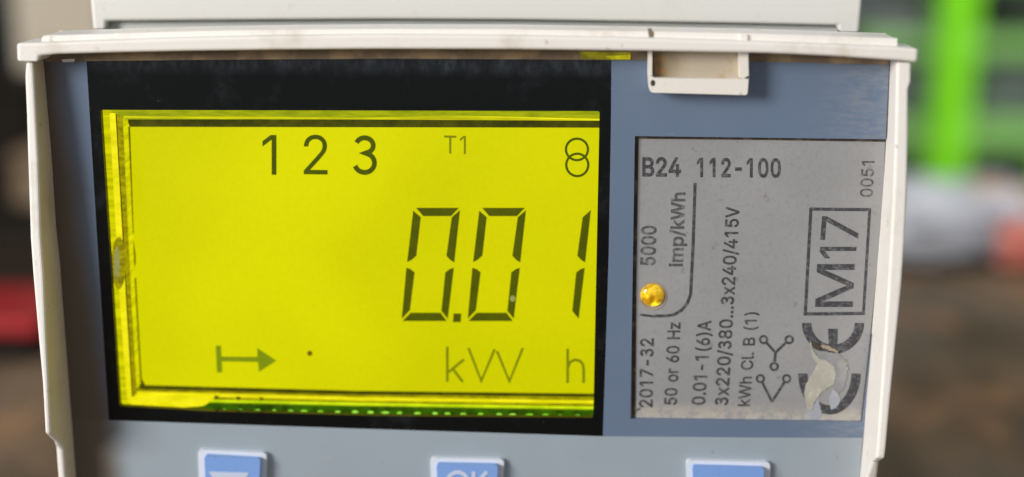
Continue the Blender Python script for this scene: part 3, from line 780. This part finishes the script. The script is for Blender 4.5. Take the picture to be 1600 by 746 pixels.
def network(name, ends, hub, r=5.6):
    bm = bmesh.new()
    k = 0
    for e in ends:
        add_sheet(bm, [PL(L, ZT) for L in ribbon(circ(e[0], e[1], r, r, 16), 3.4, True)], ZT + k); k += 0.003
        d = (Vector(hub) - Vector(e)).normalized() * (r + .5)
        add_sheet(bm, [PL(L, ZT) for L in ribbon([(e[0] + d.x, e[1] + d.y), hub], 3.8)], ZT + k); k += 0.003
    return link(name, bm, m_print, plate)


network('network_symbol', [(1193, 531), (1233, 531), (1209.5, 573)], (1211.5, 551))
network('network_symbol', [(1188, 592), (1229, 592)], (1206, 628))


def c8(x, y): return (1230 + x / 3.73, 480 + y / 3.73)


def patch(pts, z, m, name='peeled_patch', r=3):
    base = rounded([c8(*p) for p in pts], r, 3)
    q = []
    for i in range(len(base)):
        a, b = Vector(base[i]), Vector(base[(i + 1) % len(base)])
        n = max(1, int((b - a).length / 2.0))
        for j in range(n):
            c = a.lerp(b, j / n)
            q.append((c.x + random.uniform(-.8, .8), c.y + random.uniform(-.8, .8)))
    return prism(name, [PL(q, z)], ZN, z, m, plate)


k = Mat('peel_beige', (0.44, 0.425, 0.37), 0.5, 0.5)
k.mix(k.ramp(k.noise(420, 5, 0.7), 0.38, 0.62, 0, 0.8), (0.35, 0.335, 0.29)); k.mix(k.ramp(k.noise(1500, 4, 0.7), 0.55, 0.7, 0, 0.7), (0.55, 0.52, 0.42)); k.bump(k.noise(900, 4), 0.0001, 0.4); m_peel = k.m
k = Mat('peel_grey', (0.25, 0.255, 0.265), 0.45, 0.5)
k.mix(k.ramp(k.noise(800, 5, 0.7), 0.42, 0.66, 0, 0.8), (0.36, 0.36, 0.36)); k.bump(k.noise(700, 4), 0.0002, 0.5); m_peel_g = k.m
k = Mat('peel_bluish', (0.34, 0.36, 0.41), 0.35, 0.5)
k.mix(k.ramp(k.noise(900, 5, 0.7), 0.45, 0.66, 0, 0.7), (0.43, 0.44, 0.46)); m_peel_b = k.m
m_peel_t = Mat('peel_tan', (0.36, 0.29, 0.22), 0.6, 0.3).m
m_peel_d = Mat('peel_dark', (0.075, 0.055, 0.045), 0.7, 0.2).m
patch([(170, 256), (240, 262), (305, 272), (345, 320), (352, 390), (330, 480), (300, 508), (274, 465), (284, 400), (272, 345), (235, 318), (185, 312)], ZN + 0.05, m_peel_g)
patch([(132, 185), (150, 255), (185, 300), (235, 318), (272, 345), (284, 400), (272, 452), (215, 487), (190, 510), (165, 545), (142, 600), (118, 600), (100, 512), (110, 450), (150, 385), (178, 335), (145, 290)], ZN + 0.07, m_peel)
patch([(142, 585), (190, 520), (185, 570), (205, 625), (180, 658), (112, 652), (120, 605)], ZN + 0.03, m_peel_b)
patch([(248, 520), (270, 478), (300, 512), (312, 545), (285, 590), (255, 600), (244, 560)], ZN + 0.04, m_peel_b)
patch([(148, 195), (172, 212), (200, 228), (192, 252), (160, 248), (146, 225)], ZN + 0.09, m_peel_d)
patch([(196, 222), (240, 226), (300, 258), (296, 270), (240, 250), (198, 238)], ZN + 0.11, m_peel_t)
patch([(340, 300), (360, 360), (352, 372), (345, 372), (352, 355)], ZN + 0.06, m_peel)

# ---- pulse lamp
bm = bmesh.new()
cx, cy = P(1020, 463, 0)
rr = P(1039, 463, 0)[0] - cx
rings = []
for j in range(7):
    a = j / 6 * math.pi / 2
    if j == 6:
        tip = bm.verts.new(W(cx, cy, 0.12)); break
    rings.append([bm.verts.new(W(cx + rr * math.cos(a) * math.cos(b), cy + rr * math.cos(a) * math.sin(b), -0.34 + 0.46 * math.sin(a))) for b in [2 * math.pi * i / 28 for i in range(28)]])
for a, b in zip(rings, rings[1:]):
    for i in range(28): bm.faces.new((a[i], a[(i + 1) % 28], b[(i + 1) % 28], b[i]))
for i in range(28): bm.faces.new((rings[-1][i], rings[-1][(i + 1) % 28], tip))
k = Mat('lamp_amber', (0.40, 0.21, 0.006), 0.10, 0.6)
k.mix(k.ramp(k.noise(900, 3, 0.6), 0.48, 0.6, 0, 0.8), (0.62, 0.48, 0.02))
k.mix(k.ramp(k.noise(1300, 3, 0.6, off=(1, 2, 3)), 0.50, 0.58, 0, 0.9), (0.22, 0.07, 0.0))
k.emit((0.22, 0.11, 0.0), 0.95, k.math('MULTIPLY', k.ramp(k.noise(900, 2, 0.5), 0.36, 0.56), k.ramp(k.axis(2), P(1020, 480)[1] * MM + H0 * MM, P(1020, 452)[1] * MM + H0 * MM, 1.0, 0.15)), (1.3, 1.0, 0.03))  # reflected light towards the lower edge, painted in as emission
link('pulse_lamp', bm, k.m, meter, smooth=True)
strokes('lamp_rim', [circ(1020, 463, 20.5, 20.5, 30)], 3.0, ZN + 0.05, m_peel_t, plate, True)

# ---- buttons


def button(x0, y0, x1, y1, hgt):
    o = rounded([(x0, y0), (x1, y1), (x1 - 6, y1 + hgt), (x0 + 4, y0 + hgt)], 8)
    b = prism('button', [PL(o, 0.45)], -0.6, 0.45, m_btn_w, meter, 0.18)
    cap = rounded([(x0 + 10, y0 + 10), (x1 - 10, y1 + 10), (x1 - 15, y1 + hgt - 10), (x0 + 14, y0 + hgt - 10)], 4)
    prism('button_cap', [PL(cap, 1.0)], 0.2, 1.0, m_btn, b, 0.75, seg=7)
    return b


b = button(309, 703, 417, 708, 112)
sheet('button_icon', [PL([(326, 737), (389, 739), (359, 790)], 1.03)], 1.03, m_icon, b)
b = button(672, 716, 788, 718, 112)
ok = bmesh.new()
for L in (ribbon(circ(715, 757, 17, 19, 30), 6, True),):
    add_sheet(ok, [PL(q, 1.03) for q in L], 1.03)
for j, pts in enumerate(([(740, 737), (740, 779)], [(761, 737), (741, 759)], [(747, 754), (763, 779)])):
    add_sheet(ok, [PL(q, 1.03) for q in ribbon(pts, 6)], 1.034 + j * 0.003)
link('button_icon', ok, m_icon, b)
b = button(1072, 719.5, 1204, 722.5, 112)
sheet('button_icon', [PL([(1108, 800), (1168, 800), (1138, 755)], 1.03)], 1.03, m_icon, b)

# ------------------------------------------------------------------ surroundings, all far out of focus


def ground_at(px, py, h=0.0):
    """where the sight line through a point of the photograph meets the level h metres above the bench top"""
    d = (W3 @ M) @ Vector(((px - 800.0) / FPX, -(py - 373.0) / FPX, -1.0))
    e = W(*EYE)
    t = (h - e.z) / d.z
    return e + d * t


def sight(px, py, y):
    """where the sight line through a point of the photograph meets the upright plane y metres behind the meter face"""
    d = (W3 @ M) @ Vector(((px - 800.0) / FPX, -(py - 373.0) / FPX, -1.0))
    e = W(*EYE)
    return e + d * ((y - e.y) / d.y)


def add_box(bm, x0, x1, y0, y1, z0, z1):
    v = [bm.verts.new((x, y, z)) for x in (x0, x1) for y in (y0, y1) for z in (z0, z1)]
    for f in ((0, 1, 3, 2), (4, 6, 7, 5), (0, 4, 5, 1), (2, 3, 7, 6), (0, 2, 6, 4), (1, 5, 7, 3)):
        bm.faces.new([v[i] for i in f])


def box(name, x0, x1, y0, y1, z0, z1, m, parent=None, bevel=1.0):
    bm = bmesh.new()
    add_box(bm, x0, x1, y0, y1, z0, z1)
    return link(name, bm, m, parent, bevel)


def simple(name, base, rough=0.6, spec=0.4, scale=40, c2=None, amt=0.6):
    k = Mat(name, base, rough, spec)
    if c2: k.mix(k.ramp(k.noise(scale, 4, 0.6), 0.38, 0.66, 0, amt), c2)
    return k.m


# worn wooden bench
k = Mat('bench_wood', (0.215, 0.150, 0.095), 0.75, 0.12)
k.mix(k.ramp(k.noise(45, 4, 0.6, stretch=(1, 0.5, 1)), 0.36, 0.64, 0, 0.8), (0.085, 0.064, 0.044))
k.mix(k.ramp(k.noise(75, 3, 0.6, stretch=(1.2, 0.5, 1), off=(0.3, 0.1, 0)), 0.50, 0.72, 0, 0.75), (0.38, 0.20, 0.10))
k.mix(k.ramp(k.noise(34, 2, 0.5, off=(2, 1, 0)), 0.52, 0.66, 0, 0.6), (0.15, 0.125, 0.10))
k.bump(k.noise(120, 4), 0.002, 0.5)
m_wood = k.m
far = ground_at(1500, 395).y
bench = tag(empty('workbench', (0, 0, 0)), 'worn brown wooden bench top that the electricity meter stands on', 'workbench')
x = -0.62
ys = []
for i in range(9):
    w = random.uniform(0.13, 0.16)
    box('plank', x, x + w - 0.002, -0.35, 0.275, -0.035 - random.uniform(0, .001), -0.0004 * (i % 3), m_wood, bench, 0.8)
    x += w
m_leg = simple('bench_leg_wood', (0.09, 0.065, 0.045))
for lx2 in (-0.55, 0.62):
    for ly in (-0.28, 0.2):
        box('leg', lx2, lx2 + 0.07, ly, ly + 0.07, -0.8, -0.036, m_leg, bench, 2)

# floor and far wall of the workshop
m_floor = simple('floor_concrete', (0.10, 0.10, 0.095), scale=3, c2=(0.05, 0.05, 0.05))
bm = bmesh.new(); add_box(bm, -4, 5, -1.5, 4.2, -0.9, -0.8)
tag(link('floor', bm, m_floor), kind='structure')
m_wall = simple('wall_dark', (0.055, 0.058, 0.052), 0.8, 0.2, 2.5, (0.02, 0.022, 0.022), 0.9)
bm = bmesh.new(); add_box(bm, -4, 5, 3.2, 3.3, -0.8, 2.2)
tag(link('wall', bm, m_wall), kind='structure')

# green storage rack behind the bench, right
m_green = simple('rack_green', (0.17, 0.58, 0.004), 0.45, 0.4, 6, (0.21, 0.64, 0.008), 0.4)
m_green2 = simple('rack_green_beam', (0.15, 0.33, 0.07), 0.5, 0.4, 9, (0.20, 0.32, 0.14), 0.6)
RY0 = 1.05
rack = tag(empty('storage_rack', (sight(1490, 200, RY0).x, RY0, -0.8)), 'tall bright green metal rack with shelves behind the meter', 'storage rack')


def rbox(name, px0, px1, py0, py1, y, dep, m, parent, org=None, bevel=2):
    a, b = sight(px0, py1, y), sight(px1, py0, y)
    o = org if org is not None else Vector((0, 0, 0))
    return box(name, a.x - o.x, b.x - o.x, y - o.y, y + dep - o.y, a.z - o.z, b.z - o.z, m, parent, bevel)


ro = rack.location.copy()
a, b = sight(1459, 150, RY0), sight(1522, 150, RY0)
for px0, px1, yy in ((1465, 1517, RY0), (1840, 1900, RY0), (1640, 1680, RY0 + 0.42)):
    q0, q1 = sight(px0, 150, yy), sight(px1, 150, yy)
    box('post', q0.x - ro.x, q1.x - ro.x, yy - ro.y, yy - ro.y + 0.04, 0.0, 1.7, m_green, rack, 2)
zs = []
for py0, py1 in ((60, 88), (193, 232), (-60, -30)):
    z1 = sight(1500, py0, RY0 + .02).z; z0 = sight(1500, py1, RY0 + .02).z
    xa, xb = sight(1350, 100, RY0).x, sight(1900, 100, RY0).x
    box('shelf', xa - ro.x, xb - ro.x, 0.012, 0.46, z0 - ro.z, z1 - ro.z, m_green2, rack, 2)
    zs.append(z1)

m_bin = simple('bin_grey', (0.34, 0.35, 0.39), 0.5, 0.4, 8, (0.10, 0.11, 0.12), 0.7)
m_bin_p = simple('bin_pale', (0.42, 0.43, 0.47), 0.5, 0.4, 8, (0.28, 0.29, 0.33), 0.7)
m_bin_d = simple('bin_dark', (0.07, 0.085, 0.075), 0.5, 0.4, 8, (0.06, 0.065, 0.07), 0.7)


def crate(px0, px1, py0, z0, m, label, rim=0.012):
    """an open-topped parts bin standing on a shelf: floor, four walls, a rim"""
    y0 = RY0 + 0.06
    xa, xb = sight(px0, 100, y0).x, sight(px1, 100, y0).x
    h = sight(px0, py0, y0).z - z0
    c = tag(empty('parts_bin', ((xa + xb) / 2, y0 + 0.13, z0 + 0.0005)), label, 'bin', 'bins on the green rack')
    w = (xb - xa) / 2
    bm = bmesh.new()
    add_box(bm, -w, w, -0.13, 0.13, 0, 0.006)
    add_box(bm, -w, w, -0.13, -0.124, 0.006, h)
    add_box(bm, -w, w, 0.124, 0.13, 0.006, h)
    add_box(bm, -w, -w + 0.006, -0.124, 0.124, 0.006, h)
    add_box(bm, w - 0.006, w, -0.124, 0.124, 0.006, h)
    link('bin_body', bm, m, c)
    bm = bmesh.new()
    add_box(bm, -w - 0.006, w + 0.006, -0.138, -0.1301, h - rim, h)
    link('bin_rim', bm, m, c, 1)
    return c


crate(1366, 1450, 8, zs[0], m_bin_p, 'pale grey bin on the upper shelf of the green rack, beside its thick post')
crate(1415, 1456, 95, zs[1], m_bin, 'blue-grey bin on the middle shelf, between the meter and the green post')
crate(1528, 1640, 100, zs[1], m_bin, 'broad grey bin on the middle shelf, beyond the green post')
crate(1530, 1620, 10, zs[0], m_bin_d, 'dark bin on the upper shelf, beyond the green post')

# crumpled plastic sheeting at the back of the bench
m_bag = simple('plastic_grey', (0.42, 0.415, 0.44), 0.35, 0.5, 18, (0.25, 0.25, 0.27), 0.7)
m_bag_w = simple('plastic_white', (0.56, 0.565, 0.61), 0.3, 0.5, 22, (0.36, 0.36, 0.40), 0.6)
m_peach = simple('plastic_peach', (0.62, 0.36, 0.22), 0.4, 0.5, 22, (0.5, 0.42, 0.36), 0.6)
m_pink = simple('plastic_pink', (0.66, 0.20, 0.15), 0.4, 0.5)


def crumple(name, cx, cy, sx, sy, h, m, label, cat, seed):
    rnd = random.Random(seed)
    bm = bmesh.new()
    bmesh.ops.create_icosphere(bm, subdivisions=4, radius=1.0)
    from mathutils import noise as N
    off = Vector((rnd.uniform(0, 50), rnd.uniform(0, 50), 0))
    for v in bm.verts:
        n = abs(N.noise(v.co * 2.3 + off)) * 0.6 + abs(N.noise(v.co * 5.1 + off)) * 0.3
        p = v.co * (0.72 + n)
        v.co = Vector((p.x * sx, p.y * sy, max(0.0, (p.z + 0.12) * h)))
    o = link(name, bm, m, None, smooth=False)
    o.location = (cx, cy, 0.0012)
    return tag(o, label, cat, 'plastic bags and wrappers at the back of the bench')


def heap(px, py, sx, sy, h, m, label, seed, name='plastic_bag', cat='plastic bag'):
    g = ground_at(px, py)
    return crumple(name, g.x, g.y, sx, sy, h, m, label, cat, seed)


heap(1420, 375, 0.045, 0.028, 0.0075, m_bag, 'crumpled grey plastic bag just beside the white frame of the meter', 1)
heap(1500, 385, 0.030, 0.016, 0.010, m_bag_w, 'crumpled white plastic bag in front of the green post', 2)
heap(1530, 352, 0.055, 0.028, 0.0062, m_bag, 'large crumpled grey plastic bag behind the white one', 3)
heap(1606, 375, 0.018, 0.016, 0.0095, m_peach, 'crumpled peach wrapper lying behind the pink one', 4, 'wrapper', 'wrapper')
heap(1606, 412, 0.010, 0.009, 0.008, m_pink, 'small pink wrapper at the front of the plastic bags', 5, 'wrapper', 'wrapper')
heap(1440, 332, 0.05, 0.032, 0.0042, m_bag_w, 'flattened pale plastic bag at the foot of the rack', 6)

# left side: red and black tool case, boxes and bundles behind it
m_red = simple('case_red', (0.40, 0.006, 0.012), 0.4, 0.5, 30, (0.28, 0.005, 0.008), 0.5)
m_blk = simple('case_black', (0.010, 0.009, 0.008), 0.7, 0.12)
g = ground_at(20, 572)
h1, h2 = sight(20, 528, g.y).z, sight(20, 446, g.y + 0.02).z
xr2 = sight(53, 500, g.y).x
case = tag(empty('tool_case', (xr2 - 0.06, g.y + 0.01, 0.0)), 'low tool case with red lid and black base', 'tool case')
bm = bmesh.new(); add_box(bm, -0.06, 0.06, -0.01, 0.01, 0.0012, h1)
link('case_base', bm, m_blk, case, 0.5)
bm = bmesh.new(); add_box(bm, -0.061, 0.061, -0.0105, 0.0105, h1 + 0.0003, h2)
lid = link('lid', bm, m_red, case, 0.8)
bm = bmesh.new(); add_box(bm, -0.012, 0.012, -0.0125, -0.0107, h1 - 0.0015, h1 + 0.0015)
link('latch', bm, m_blk, case, 0.3)

m_card = simple('carton_beige', (0.46, 0.40, 0.30), 0.7, 0.3, 10, (0.56, 0.54, 0.50), 0.7)
m_card2 = simple('carton_brown', (0.15, 0.105, 0.068), 0.8, 0.1, 14, (0.28, 0.21, 0.14), 0.7)
m_dark = simple('trunk_dark', (0.012, 0.010, 0.008), 0.8, 0.06, 20, (0.035, 0.026, 0.018), 0.6)


def carton(name, px0, px1, py0, y, z0, dep, m, label, cat, mf=None):
    xa, xb = sight(px0, 100, y).x, sight(px1, 100, y).x
    h = sight(px0, py0, y + dep).z - z0
    c = tag(empty(name, ((xa + xb) / 2, y + dep / 2, z0)), label, cat, 'boxes at the back of the bench')
    w = (xb - xa) / 2
    bm = bmesh.new(); add_box(bm, -w, w, -dep / 2, dep / 2, 0.0012, h)
    link('carton_body', bm, m, c, 1.5)
    for s in (-1, 1):
        bm = bmesh.new()
        add_box(bm, -w - 0.001, w + 0.001, s * dep / 4 - dep / 4 + 0.001, s * dep / 4 + dep / 4 - 0.001, h + 0.0003, h + 0.0033)
        link('flap', bm, mf or m, c, 0.8)
    return c


carton('dark_chest', -200, 60, 338, 0.152, 0.0, 0.034, m_dark, 'dark low chest directly behind the red tool case', 'chest')
carton('cardboard_box', 4, 60, 228, 0.19, 0.0, 0.028, m_card2, 'brown cardboard box behind the dark chest', 'box')
carton('tin_box', -80, 44, 128, 0.222, 0.0, 0.02, m_dark, 'dark box between the brown cardboard box and the pale one', 'box')
carton('cardboard_box', 26, 170, -90, 0.246, 0.0, 0.026, m_card, 'tall pale beige cardboard box, hindmost of the boxes', 'box')
